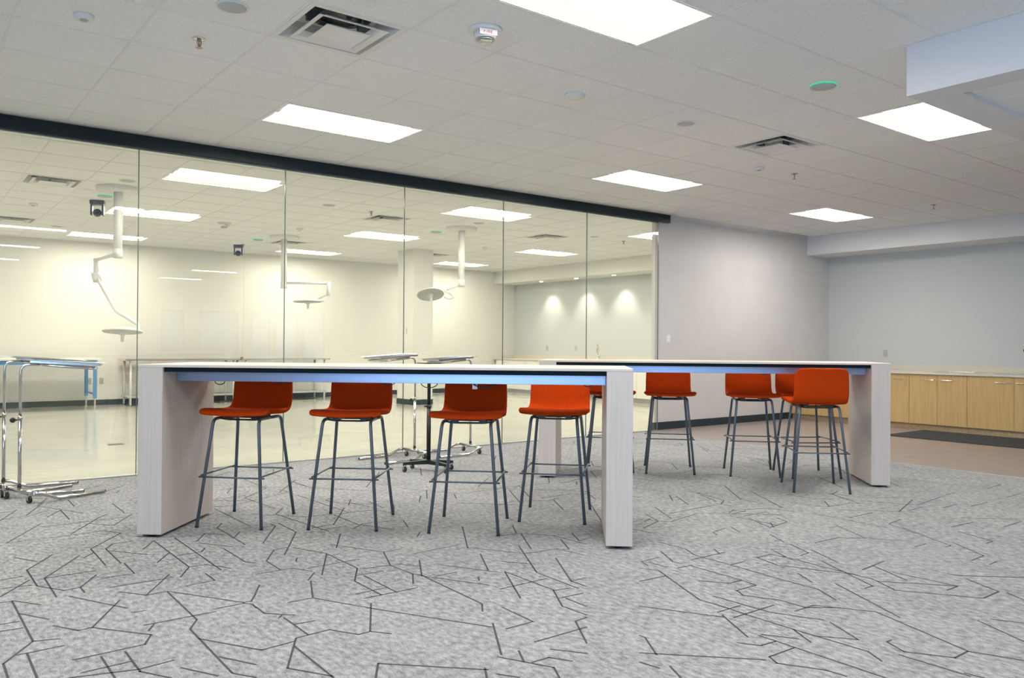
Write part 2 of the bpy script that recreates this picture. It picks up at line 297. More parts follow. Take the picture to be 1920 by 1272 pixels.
# ------------------------------------------------------------------ ceiling tiles and grid
def cell(x, y): return (int(math.floor((x-OX)/T)), int(math.floor((y-OY)/T)))
holes = set()
LI = []   # light cells (i, j) of the left tile; two tiles along x
for j in (2, -3): LI += [(3, j), (9, j)]
LI += [(-3, 2), (-3, -3), (15, 2)]
LI += [(1, -8), (1, -13), (9, -18), (9, -13), (9, -23), (1, -18)]
FAR = [(i, j) for i in (3, 9, 15) for j in (7, 12, 17)] + [(-3, 7), (-3, 12), (-3, 17)]
for i, j in LI + FAR: holes.add((i, j)); holes.add((i+1, j))
VI = [(2, -1), (9, -1)]
FV = [(1, 9), (8, 9), (13, 9), (13, 15), (8, 15), (1, 15)]
for c_ in VI + FV: holes.add(c_)
SOX0, SOX1, SOY0, SOY1 = 4.826, 9.2, -1.3, 2.416   # lowered bulkhead over the right
def tiles(x0, x1, y0, y1, z=CEIL, hole=True):
    bm = B(); i0, j0 = cell(x0, y0); i1, j1 = cell(x1, y1)
    for i in range(i0, i1+1):
        for j in range(j0, j1+1):
            if hole and (i, j) in holes: continue
            a, b = max(x0, OX+i*T), min(x1, OX+(i+1)*T); c, d = max(y0, OY+j*T), min(y1, OY+(j+1)*T)
            if b-a < .01 or d-c < .01: continue
            quad(bm, [(a, c, z), (a, d, z), (b, d, z), (b, c, z)])
    g = B(); h = .008
    def cells_blocked(a, b, axis):
        return False
    for i in range(i0, i1+2):
        x = OX+i*T
        if x < x0 or x > x1: continue
        j = j0
        for j in range(j0, j1+1):
            if hole and (i, j) in holes and (i-1, j) in holes: continue
            c, d = max(y0, OY+j*T), min(y1, OY+(j+1)*T)
            if d-c > .01: box(g, x-h, x+h, c, d, z-.003, z+.02)
    for j in range(j0, j1+2):
        y = OY+j*T
        if y < y0 or y > y1: continue
        box(g, x0, x1, y-h, y+h, z-.0028, z+.02)
    return bm, g
for rect in ((XL, XS, YB, YG-.05), (XL, XS, YG+.17, YF)):
    bm, g = tiles(*rect)
    t = struct('ceiling', bm, M['tile'])
    obj('ceiling_grid', g, M['grid'], t)
bm = B(); box(bm, XL-.2, XR+.2, YB-.2, YF+.2, 3.24, 3.40); struct('ceiling', bm, M['grid'])

# ------------------------------------------------------------------ walls
bm = B(); box(bm, 8.36, XR, 7.66, 7.72, 0, 3.24); struct('wall_back', bm, M['wall'])
bm = B(); box(bm, XR, XR+.15, YB-.2, YF+.2, 0, 3.24); struct('wall_right', bm, M['wallside'])
bm = B(); box(bm, XL-.2, XR+.2, YF, YF+.15, 0, 3.24); struct('wall_far', bm, M['cream'])
bm = B(); box(bm, XL-.15, XL, 7.79, YF, 0, 3.24); struct('wall_left', bm, M['cream'])
# near room left wall with a window band
bm = B()
WY = [-7.9, -0.6]
box(bm, XL-.15, XL, YB-.2, WY[0], 0, 3.24); box(bm, XL-.15, XL, WY[1], 7.79, 0, 3.24)
box(bm, XL-.15, XL, WY[0], WY[1], 0, .4); box(bm, XL-.15, XL, WY[0], WY[1], 2.7, 3.24)
struct('wall_left', bm, M['wall'])
# partition zone to the left of the glass run
bm = B(); box(bm, XL, -3.60, 7.60, 7.79, 0, 3.24); struct('wall_back', bm, M['wall'])
# header above the track
bm = B(); box(bm, -3.60, 8.36, 7.66, 7.79, 2.90, 3.24); struct('wall_back', bm, M['wall'])
# rear wall with tall glazed openings
RX = [(6.60, 7.30), (7.75, 8.98), (9.40, 10.05), (10.2, 11.02), (11.17, 11.98)]
bm = B(); xs = [XL-.2] + [v for r in RX for v in r] + [XR+.15]
for a, b in zip(xs[0::2], xs[1::2]): box(bm, a, b, YB-.15, YB, 0, 3.24)
for a, b in RX: box(bm, a, b, YB-.15, YB, 2.17, 3.24); box(bm, a, b, YB-.15, YB, 0, .12)
struct('wall_rear', bm, M['wall'])
n = 0
def window(dims, axis, parts, gm=M['winglass']):
    global n
    n += 1
    x0, x1, y0, y1, z0, z1 = dims; f = .05
    bm = B()
    if axis == 'x':
        box(bm, x0, x1, y0, y1, z0, z0+f); box(bm, x0, x1, y0, y1, z1-f, z1)
        for k in range(parts+1):
            c = x0 + (x1-x0-f)*k/parts; box(bm, c, c+f, y0, y1, z0+f, z1-f)
    else:
        box(bm, x0, x1, y0, y1, z0, z0+f); box(bm, x0, x1, y0, y1, z1-f, z1)
        for k in range(parts+1):
            c = y0 + (y1-y0-f)*k/parts; box(bm, x0, x1, c, c+f, z0+f, z1-f)
    o = struct('window_%d' % n, bm, M['blackm'])
    g = B()
    if axis == 'x': box(g, x0+f, x1-f, (y0+y1)/2-.003, (y0+y1)/2+.003, z0+f, z1-f)
    else: box(g, (x0+x1)/2-.003, (x0+x1)/2+.003, y0+f, y1-f, z0+f, z1-f)
    obj('pane', g, gm, o)
window((XL-.10, XL-.04, WY[0], WY[1], .4, 2.7), 'y', 5)
for a, b in RX: window((a, b, YB-.10, YB-.04, .12, 2.17), 'x', 1, M['dimglass'])
# soffit along the right wall, both rooms, with holes left for the downlights drawn as fittings below
bm = B(); box(bm, XS, XR, YB, 7.66, ZS, 3.24); struct('trim_1', bm, M['soffit'])
bm = B(); box(bm, XS, XR, 7.79, YF, ZS, 3.24); struct('trim_2', bm, M['cream'])
# lowered bulkhead ring, upper right
zb = CAMH+1.504; rw = .2
bm = B()
box(bm, SOX0, SOX1, SOY1-.235, SOY1, zb, CEIL); box(bm, SOX0, SOX1, SOY0, SOY0+.235, zb, CEIL)
box(bm, SOX0, SOX0+rw, SOY0+.235, SOY1-.235, zb, CEIL); box(bm, SOX1-rw, SOX1, SOY0+.235, SOY1-.235, zb, CEIL)
blk = struct('trim_3', bm, M['soffit'])
bm, g = tiles(SOX0+rw, SOX1-rw, SOY0+.235, SOY1-.235, zb+.025, False)
obj('tile_panel', bm, M['tile'], blk); obj('ceiling_grid', g, M['grid'], blk)
# column in the far room
bm = B(); box(bm, 7.89, 8.33, 13.36, 13.95, 0, CEIL); struct('wall_column', bm, M['cream'])
bm = B(); box(bm, 7.882, 8.338, 13.352, 13.958, 0, .10); struct('baseboard_column', bm, M['base'])
# baseboards
bm = B(); box(bm, 8.352, 11.62, 7.648, 7.66, 0, .105); box(bm, 8.352, 8.36, 7.66, 7.72, 0, .105); struct('baseboard_back', bm, M['base'])
bm = B(); box(bm, XL, 12.06, YF-.012, YF, 0, .10); struct('baseboard_far', bm, M['base'])
bm = B(); box(bm, XL, XL+.012, YB, 7.6, 0, .10); struct('baseboard_left', bm, M['base'])
# carpet to vinyl transition strip
bm = B(); box(bm, 8.06, 8.078, YB, 7.645, 0, .003); struct('trim_4', bm, M['greyp'])

# ------------------------------------------------------------------ sliding glass partition
ZT = CAMH+1.693
bm = B(); box(bm, -3.60, 8.578, 7.578, 7.625, ZT+.002, CEIL-.005)
trk = tag(obj('door_track', bm, M['track'], bevel=.002), 'dark navy metal header track above the sliding glass wall', 'door track')
bm = B(); box(bm, -3.60, 8.36, 7.60, 7.645, 0, .010); obj('floor_channel', bm, M['alu'], trk)
X0, PW = 1.7214, 1.3307
panel_labels = ['clear glass partition panel at the left photo edge, behind the steel tray stands',
 'clear glass partition panel behind the left leg panel of the near table',
 'clear glass partition panel behind the second stool from the left',
 'clear glass partition panel behind the black pole stand',
 'clear glass partition panel seen between the two high tables',
 'clear glass partition panel next to the grey wall, rightmost of the six in view']
for k in range(-1, 5):
    a = X0 + k*PW; b = a + PW
    bm = B(); box(bm, a+.003, b-.003, YG-.005, YG+.005, .012, ZT)
    g = tag(obj('glass_panel', bm, M['glass']), panel_labels[k+1], 'glass panel', 'sliding glass panels')
    e = B(); box(e, a-.0032, a+.0028, YG-.006, YG+.006, .012, ZT)
    if k == 4: box(e, b-.003, b+.003, YG-.006, YG+.006, .012, ZT)
    obj('edge_seal', e, M['edge'], g)
    e = B(); box(e, a+.004, b-.004, YG-.009, YG+.009, ZT-.012, ZT+.001); obj('top_rail', e, M['edge'], g)
for k in (-4, -3, -2):
    a = X0 + k*PW; b = a + PW
    bm = B(); box(bm, a+.003, b-.003, YG-.005, YG+.005, .012, ZT)
    tag(obj('glass_panel', bm, M['glass']), 'clear glass partition panel beyond the left photo edge', 'glass panel', 'glass panels left of the photo')

# ------------------------------------------------------------------ ceiling lights
def make_light(soft, lens):
    t = thing('ceiling_light', '', 'ceiling light')
    W, D = 2*T, T
    f = B(); m = .014
    box(f, m, W-m, m, m+.012, 0, .012); box(f, m, W-m, D-m-.012, D-m, 0, .012); box(f, m, m+.012, m+.012, D-m-.012, 0, .012); box(f, W-m-.012, W-m, m+.012, D-m-.012, 0, .012)
    obj('frame', f, M['white'], t)
    # reflector housing: sloped sides, self-glowing in place of light caught from the lens
    a, b = m+.012, .13; zt = .050
    h = B()
    o = [(a, a, .004), (W-a, a, .004), (W-a, D-a, .004), (a, D-a, .004)]
    i = [(a+.03, b+.01, zt), (W-a-.03, b+.01, zt), (W-a-.03, D-b-.01, zt), (a+.03, D-b-.01, zt)]
    for k in range(4): quad(h, [o[k], o[(k+1) % 4], i[(k+1) % 4], i[k]])
    obj('reflector', h, soft, t)
    l = B(); n_ = 8
    for k in range(n_):
        y0 = b+.01 + (D-2*b-.02)*k/n_; y1 = b+.01 + (D-2*b-.02)*(k+1)/n_
        z0 = zt - .042*math.sin(PI*k/n_)**.8; z1 = zt - .042*max(0, math.sin(PI*(k+1)/n_))**.8
        quad(l, [(a+.03, y0, z0), (W-a-.03, y0, z0), (W-a-.03, y1, z1), (a+.03, y1, z1)])
    obj('diffuser', l, lens, t)
    return t
M['lensoft'] = emis('reflector_glow', (1, .985, .96), 1.02)  # even glow painted on the reflector slopes, which are no light source
M['lensF'] = emis('lit_lens_warm', LAMPCOLF, LAMPF); M['reflglowF'] = emis('reflector_glow_warm', (1, .99, .95), 1.08)
lt = make_light(M['lensoft'], M['lens']); lf = make_light(M['reflglowF'], M['lensF']); usedl = set()
LL = {(3, 2): 'lit rectangular ceiling light panel above the left end of the near table',
 (9, 2): 'lit rectangular ceiling light panel near the right end of the dark glass track',
 (3, -3): 'large lit ceiling light panel cut by the top edge of the photo',
 (9, -3): 'lit rectangular ceiling light panel beside the lowered bulkhead corner',
 (15, 2): 'small lit ceiling light panel nearest the grey right-hand wall soffit',
 (3, 7): 'lit ceiling light in the glazed room, nearest the glass above the left seam',
 (9, 7): 'lit ceiling light in the glazed room, in front of the tilted round surgical lamp',
 (15, 7): 'lit ceiling light in the glazed room, cut off by the end of the glass',
 (3, 12): 'lit ceiling light behind the column of the leftmost surgical lamp',
 (3, 17): 'lit ceiling light in the glazed room near the far wall, leftmost of the far row',
 (9, 12): 'lit ceiling light in the glazed room, in front of the square column',
 (9, 17): 'lit ceiling light in the glazed room right of the middle surgical lamp column',
 (15, 17): 'lit ceiling light crossed by the rightmost surgical lamp column, near the far wall',
 (15, 12): 'lit ceiling light in the glazed room, left of the three soffit downlights'}
first = True
for i, j in LI + FAR:
    loc = (OX+i*T, OY+j*T, CEIL-.003)
    near = (i, j) in LI
    lab = LL.get((i, j), 'lit ceiling light panel outside the photo')
    grp = 'recessed lights of the near room' if near else 'recessed lights of the glazed room'
    src = lt if near else lf
    if lab.endswith('outside the photo'): grp = 'ceiling lights outside the photo'
    if src not in usedl: src.location = loc; src['label'] = lab; src['group'] = grp; usedl.add(src)
    else: dup(src, loc, 0, lab, grp)

# ------------------------------------------------------------------ air diffusers
def make_vent():
    t = thing('air_diffuser', '', 'air vent')
    def ring(bm, h0, z0, h1, z1):
        a = [(-h0, -h0, z0), (h0, -h0, z0), (h0, h0, z0), (-h0, h0, z0)]; b = [(-h1, -h1, z1), (h1, -h1, z1), (h1, h1, z1), (-h1, h1, z1)]
        for k in range(4): quad(bm, [a[k], a[(k+1) % 4], b[(k+1) % 4], b[k]])
    f = B(); ring(f, .295, 0, .262, 0); ring(f, .262, 0, .235, .065); ring(f, .235, .065, .225, .10); ring(f, .295, 0, .295, .02)
    quad(f, [(-.225, -.225, .10), (.225, -.225, .10), (.225, .225, .10), (-.225, .225, .10)])
    obj('frame', f, M['whitep'], t)
    d = B(); lathe(d, [(.195, .0985), (.198, .16)], 28, cap=False)
    lathe(d, [(.001, .098), (.196, .098)], 28, cap=False)
    obj('duct', d, M['duct'], t)
    r = B()
    for z in (.092, .086):
        pts = [(.13*math.cos(2*PI*k/24)+.01, .13*math.sin(2*PI*k/24), z + .003*math.sin(k)) for k in range(25)]
        tube(r, pts, .0035, 6)
    obj('duct_coil', r, M['ductrib'], t)
    c = B(); ring(c, .212, -.014, .178, -.004); ring(c, .178, -.004, .150, .022); ring(c, .212, -.014, .212, -.010)
    obj('outer_cone', c, M['whitep'], t)
    c = B(); ring(c, .136, -.026, .105, -.016); ring(c, .105, -.016, .02, -.024); quad(c, [(-.02, -.02, -.024), (.02, -.02, -.024), (.02, .02, -.024), (-.02, .02, -.024)])
    ring(c, .136, -.026, .130, -.018)
    obj('centre_plate', c, M['whitep'], t)
    for a in ((-.008, .008, .12, .20), (-.008, .008, -.20, -.12), (.12, .20, -.008, .008), (-.20, -.12, -.008, .008)):
        c = B(); box(c, *a, .025, .088); obj('bracket', c, M['ductrib'], t)
    return t
vt = make_vent(); first = True
VL = {(2, -1): 'large square air diffuser with dark duct showing, near the top edge of the photo', (9, -1): 'square air diffuser on the ceiling left of the lowered bulkhead',
 (1, 9): 'square air diffuser in the glazed room above the dome camera at far left', (8, 9): 'square air diffuser in the glazed room beside the third glass seam',
 (13, 9): 'square air diffuser in the glazed room right of the bright lamp behind the fourth seam', (13, 15): 'square air diffuser in the glazed room right of the column top',
 (8, 15): 'small air diffuser in the glazed room beside the middle surgical lamp mount', (1, 15): 'air diffuser at the left photo edge in the glazed room, near the far wall'}
for i, j in VI + FV:
    loc = (OX+(i+.5)*T, OY+(j+.5)*T, CEIL-.004)
    if first: vt.location = loc; vt['label'] = VL[(i, j)]; vt['group'] = 'square air diffusers'; first = False
    else: dup(vt, loc, 0, VL[(i, j)], 'square air diffusers')

# ------------------------------------------------------------------ small ceiling devices
def disc(name, x, y, r, label, cat, m=M['greyp'], h=.006, group=None):
    t = thing(name, label, cat, (x, y, CEIL), 0, group)
    bm = B(); lathe(bm, [(r*.86, -h), (r*.99, -h*.7), (r, 0)], 28); obj('bezel', bm, M['whitep'], t)
    bm = B(); lathe(bm, [(r*.2, -h-.002), (r*.85, -h-.001), (r*.86, -h+.001)], 28); obj('grille', bm, m, t)
    return t
for x, y, r, lab in [(1.45, 4.38, .088, 'round grey ceiling speaker between the sprinkler and the large air diffuser'),
    (5.12, 4.37, .083, 'round grey ceiling speaker left of the right-hand air diffuser'),
    (2.11, 9.86, .09, 'round speaker in the glazed room behind the first glass seam'),
    (4.56, 9.90, .09, 'round speaker in the glazed room beyond the third glass panel'),
    (6.98, 9.92, .09, 'round speaker in the glazed room just right of the rightmost surgical lamp mount'),
    (9.33, 9.90, .09, 'round speaker in the glazed room near the right end of the glass'),
    (2.08, 14.5, .09, 'round speaker in the glazed room near the far left wall')]:
    disc('ceiling_speaker', x, y, r, lab, 'ceiling speaker', group='round ceiling speakers')
disc('occupancy_sensor', 3.92, 4.38, .075, 'round cream ceiling sensor between the two rows of lights', 'ceiling sensor', M['whitep'], .02)
for x, y, lab in [(5.11, 3.14, 'grey ceiling disc with a glowing green rim left of the bulkhead'), (2.11, 11.05, 'green glowing disc beside the leftmost surgical lamp mount'),
    (5.12, 14.0, 'faint green disc on the ceiling near the middle surgical lamp mount'), (6.98, 11.12, 'faint green disc left of the rightmost surgical lamp mount')]:
    t = thing('wireless_access_point', lab, 'access point', (x, y, CEIL), 0, 'discs with green rings')
    bm = B(); lathe(bm, [(.086, -.010), (.0875, -.004), (.0875, 0)], 32, cap=False); obj('light_ring', bm, M['greenled'], t)
    bm = B(); lathe(bm, [(.02, -.020), (.07, -.019), (.0855, -.013), (.085, 0)], 32); obj('cover', bm, M['greyp'], t)
for x, y, lab in [(0.84, 5.01, 'small white dome sensor on the ceiling at the upper left'), (6.97, 4.99, 'tiny white dome sensor below the right-hand air diffuser'),
    (5.15, 12.25, 'tiny dome sensor in the glazed room left of the third glass seam'), (1.49, 12.3, 'tiny dome sensor in the glazed room at far left'), (8.8, 12.3, 'tiny dome sensor in the glazed room right of the rightmost surgical lamp column')]:
    t = thing('dome_sensor', lab, 'ceiling sensor', (x, y, CEIL), 0, 'small dome sensors')
    bm = B(); lathe(bm, [(.030, -.028), (.046, -.024), (.052, -.010), (.052, 0)], 24); obj('housing', bm, M['whitep'], t)
    bm = B(); lathe(bm, [(.006, -.036), (.018, -.034), (.023, -.028)], 16); obj('lens', bm, M['lgrey'], t)
def fire_alarm(x, y, lab, rz):
    t = thing('strobe_alarm', lab, 'fire alarm', (x, y, CEIL), rz, 'fire strobes')
    bm = B(); lathe(bm, [(.085, -.020), (.097, -.014), (.099, 0)], 36); obj('base_plate', bm, M['whitep'], t)
    bm = B(); lathe(bm, [(.060, -.058), (.063, -.050), (.066, -.019)], 28); obj('body', bm, M['whitep'], t)
    bm = B(); box(bm, -.052, .052, -.066, -.058, -.052, -.021)
    pl = obj('name_plate', bm, M['white'], t)
    bm = B()
    def L(x0, pts):
        for (a, b, c, d) in pts: box(bm, x0+a*.010, x0+c*.010, -.0668, -.0660, -.044+b*.015, -.044+d*.015)
    L(-.029, [(0, 0, .28, 1), (0, .8, 1, 1), (0, .42, .8, .6)])
    L(-.016, [(.3, 0, .6, 1)])
    L(-.004, [(0, 0, .28, 1), (.28, .8, .9, 1), (.28, .42, .9, .58), (.75, .55, 1, .85), (.6, .2, .9, .45), (.75, 0, 1.05, .25)])
    L(.012, [(0, 0, .28, 1), (0, .8, 1, 1), (0, .42, .8, .6), (0, 0, 1, .2)])
    obj('red_lettering', bm, M['red'], pl)
    bm = B()
    lathe(bm, [(.012, -.086), (.036, -.082), (.052, -.070), (.055, -.0585)], 28); obj('strobe_lens', bm, M['clear'], t)
    bm = B(); box(bm, -.035, .035, -.018, .018, -.072, -.0585); lathe(bm, [(.006, 0), (.006, .05)], 10, (-.025, 0, -.082)); obj('flash_tube', bm, M['steel'], t)
fire_alarm(2.70, 3.79, 'white round ceiling strobe alarm with red FIRE lettering', -.30)
fire_alarm(4.01, 12.4, 'round strobe alarm on the glazed room ceiling beyond the second glass panel', .3)
def sprinkler(x, y, lab):
    t = thing('sprinkler_head', lab, 'sprinkler', (x, y, CEIL), .4, 'brass sprinkler heads')
    bm = B(); lathe(bm, [(.022, -.006), (.036, -.004), (.038, 0)], 20); obj('escutcheon', bm, M['steel'], t)
    bm = B(); tube(bm, [(-.010, 0, -.004), (-.015, 0, -.022), (-.006, 0, -.045), (0, 0, -.050)], .0035, 8); tube(bm, [(.010, 0, -.004), (.015, 0, -.022), (.006, 0, -.045), (0, 0, -.050)], .0035, 8)
    lathe(bm, [(.012, 0), (.014, .012)], 12, (0, 0, -.014)); obj('frame', bm, M['brass'], t)
    bm = B(); tube(bm, [(0, 0, -.012), (0, 0, -.046)], .003, 8); obj('bulb', bm, M['copper'], t)
    bm = B(); lathe(bm, [(.020, -.056), (.021, -.054), (.004, -.050)], 16); obj('deflector', bm, M['brass'], t)
for x, y, lab in [(1.45, 4.97, 'brass sprinkler head on the ceiling at upper left, largest in view'), (7.51, 4.94, 'brass sprinkler head below the right-hand air diffuser'),
    (10.49, 4.90, 'small brass sprinkler head near the right wall soffit'), (5.23, 10.0, 'sprinkler head in the glazed room left of the third glass seam'),
    (5.17, 14.9, 'small sprinkler head in the glazed room right of the farther ceiling camera'), (10.11, 10.0, 'sprinkler head in the glazed room near the right end of the glass')]:
    sprinkler(x, y, lab)

# ------------------------------------------------------------------ high tables
def high_table(x, y, ang, L, D, lab, cords):
    th = .151; HT = 1.032
    t = thing('high_table', lab, 'table', (x, y, 0), ang, 'high tables')
    for nm, a in (('leg_panel', 0), ('leg_panel', L-th)):
        lp = bxo(nm, (a, a+th, 0, D, .018, HT-.0165), M['ash'], t, bevel=.0015)
        g = B()
        for yy in (.05, D-.05): lathe(g, [(.022, .018), (.022, 0)], 14, (a+th/2, yy, 0))
        box(g, a+.02, a+th-.02, .03, D-.03, .008, .0185)
        obj('glide', g, M['black'], lp)
    bxo('table_top', (0, L, 0, D, HT-.016, HT), M['ashtop'], t, bevel=.0015)
    bm = B()
    for y0, y1 in ((.018, .040), (D-.040, D-.018)): box(bm, th, L-th, y0, y1, HT-.043, HT-.0165)
    obj('under_rail', bm, M['darkrail'], t)
    for y0, y1 in ((.17, .195), (D-.195, D-.17)):
        bm = B(); box(bm, th, L-th, y0, y1, .928, .992); b_ = obj('support_beam', bm, M['alu2'], t, bevel=.0015)
    bxo('cable_tray', (th+.02, L-th-.02, .20, D-.20, .955, .99), M['darkrail'], t)
    for s, wd, dp in cords:
        bm = B(); pts = [(s-wd/2, .22, .935)] + [(s + wd/2*math.cos(PI-PI*k/10), .21, .928-dp*math.sin(PI*k/10)) for k in range(11)] + [(s+wd/2, .22, .935)]
        tube(bm, pts, .0028, 6); obj('power_cable', bm, M['black'], t)
    return t
tA = high_table(1.183, 5.204, -.728, 2.934, .70, 'pale whitewashed high table nearest the camera, in front of the glass', [(.41, .065, .022), (.80, .07, .012), (1.47, .075, .014), (1.72, .10, .028), (2.68, .05, .012)])
bm = B(); box(bm, 1.985, 2.015, .20, .204, .895, .925); obj('cable_tag', bm, M['whitep'], tA)
bm = B(); tube(bm, [(1.99, .20, .925), (2.03, .205, .905), (2.09, .21, .905), (2.13, .21, .93)], .005, 8); obj('power_cable', bm, M['black'], tA)
tB = high_table(4.525, 5.50, -.787, 2.93, .69, 'pale whitewashed high table farther back, on the right', [(1.95, .07, .012), (2.32, .08, .018)])

# ------------------------------------------------------------------ bar stools
def make_stool():
    t = thing('bar_stool', '', 'bar stool')
    prof = [(-.222, .700, .222), (-.224, .713, .230), (-.205, .722, .236), (-.15, .723, .238), (-.07, .716, .235), (.02, .709, .228), (.10, .706, .222), (.160, .712, .217), (.200, .738, .214), (.222, .79, .213), (.236, .85, .212), (.248, .91, .209), (.258, .955, .205), (.264, .985, .198), (.266, .996, .186)]
    bm = B(); nu = 14; rows = []
    for (y, z, hw) in prof:
        row = []
        for k in range(nu+1):
            u = -1 + 2*k/nu; us = math.copysign(abs(u)**.9, u)
            back = max(0, min(1, (z-.76)/.12))
            zz = z + (1-back)*.010*u*u - back*.010*u**6*max(0, (z-.93)/.06)
            yy = y - back*.028*u*u - (1-back)*0
            if y < -.2: yy = y + .020*u**4
            row.append(bm.verts.new((us*hw, yy, zz)))
        rows.append(row)
    for a, b in zip(rows, rows[1:]):
        for k in range(nu): bm.faces.new((a[k], a[k+1], b[k+1], b[k])).smooth = True
    sh = obj('seat_shell', bm, M['fabric'], t, smooth=True)
    s = sh.modifiers.new('thick', 'SOLIDIFY'); s.thickness = .030; s.offset = 0
    s = sh.modifiers.new('smooth', 'SUBSURF'); s.levels = 1; s.render_levels = 2
    for sx in (-1, 1):
        for sgn in (-1, 1):
            bm = B()
            pts = [(sx*.215, sgn*.247, .004), (sx*.152, sgn*.165, .678), (sx*.150, 0, .678)]
            tube(bm, rounded(pts, .045, 6), .0105, 12)
            lg = obj('leg', bm, M['legm'], t)
            bm = B(); tube(bm, [(sx*.2153, sgn*.2473, 0), (sx*.2147, sgn*.2465, .008)], .0115, 12); obj('foot_cap', bm, M['black'], lg)
    q = .315/.678; rx = .215-.063*q+.016; ry = .247-.082*q+.012
    zf = .315
    for sgn in (-1, 1):
        bm = B(); tube(bm, [(-rx-.018, sgn*ry, zf), (rx+.018, sgn*ry, zf)], .0055, 8); obj('footrest', bm, M['legm'], t)
    for sx in (-1, 1):
        bm = B(); tube(bm, [(sx*rx, -ry-.004, zf+.010), (sx*rx, ry+.004, zf+.010)], .0055, 8); obj('footrest', bm, M['legm'], t)
    bm = B()
    for yy in (-.09, .09): tube(bm, rounded([(-.152, yy, .678), (-.10, yy, .669), (.10, yy, .669), (.152, yy, .678)], .03), .006, 8)
    box(bm, -.11, -.07, -.10, .10, .672, .692); box(bm, .07, .11, -.10, .10, .672, .692)
    obj('seat_bracket', bm, M['black'], t)
    return t
st = make_stool()
G1, G2 = 'orange stools at the near table', 'orange stools at the farther table'
ST = [(1.875, 5.280, -45.7, 'orange-red bar stool at the near table, closest to its left leg panel', G1),
 (2.411, 4.836, -41.0, 'orange-red bar stool at the near table, second from its left leg panel', G1),
 (2.971, 4.301, -43.6, 'orange-red bar stool at the near table, in front of the black pole stand', G1),
 (3.626, 4.215, -47.0, 'brighter orange bar stool at the near table, closest to its right leg panel', G1),
 (5.43, 5.53, -45.5, 'orange-red bar stool mostly hidden behind the near table right leg panel', G2),
 (5.799, 5.128, -45.5, 'orange-red bar stool at the farther table, standing before the grey wall end', G2),
 (6.300, 4.579, -45.6, 'orange-red bar stool at the farther table, left of the half-hidden one', G2),
 (6.640, 4.232, -36.0, 'orange-red bar stool half hidden behind the stool that turns its back to us', G2),
 (6.063, 3.787, 135.0, 'bright orange bar stool turning its back to the camera, at the farther table', G2)]
for k, (x, y, a, lab, g) in enumerate(ST):
    if k == 0: st.location = (x, y, 0); st.rotation_euler = (0, 0, math.radians(a)); st['label'] = lab; st['group'] = g
    else: dup(st, (x, y, 0), math.radians(a), lab, g)

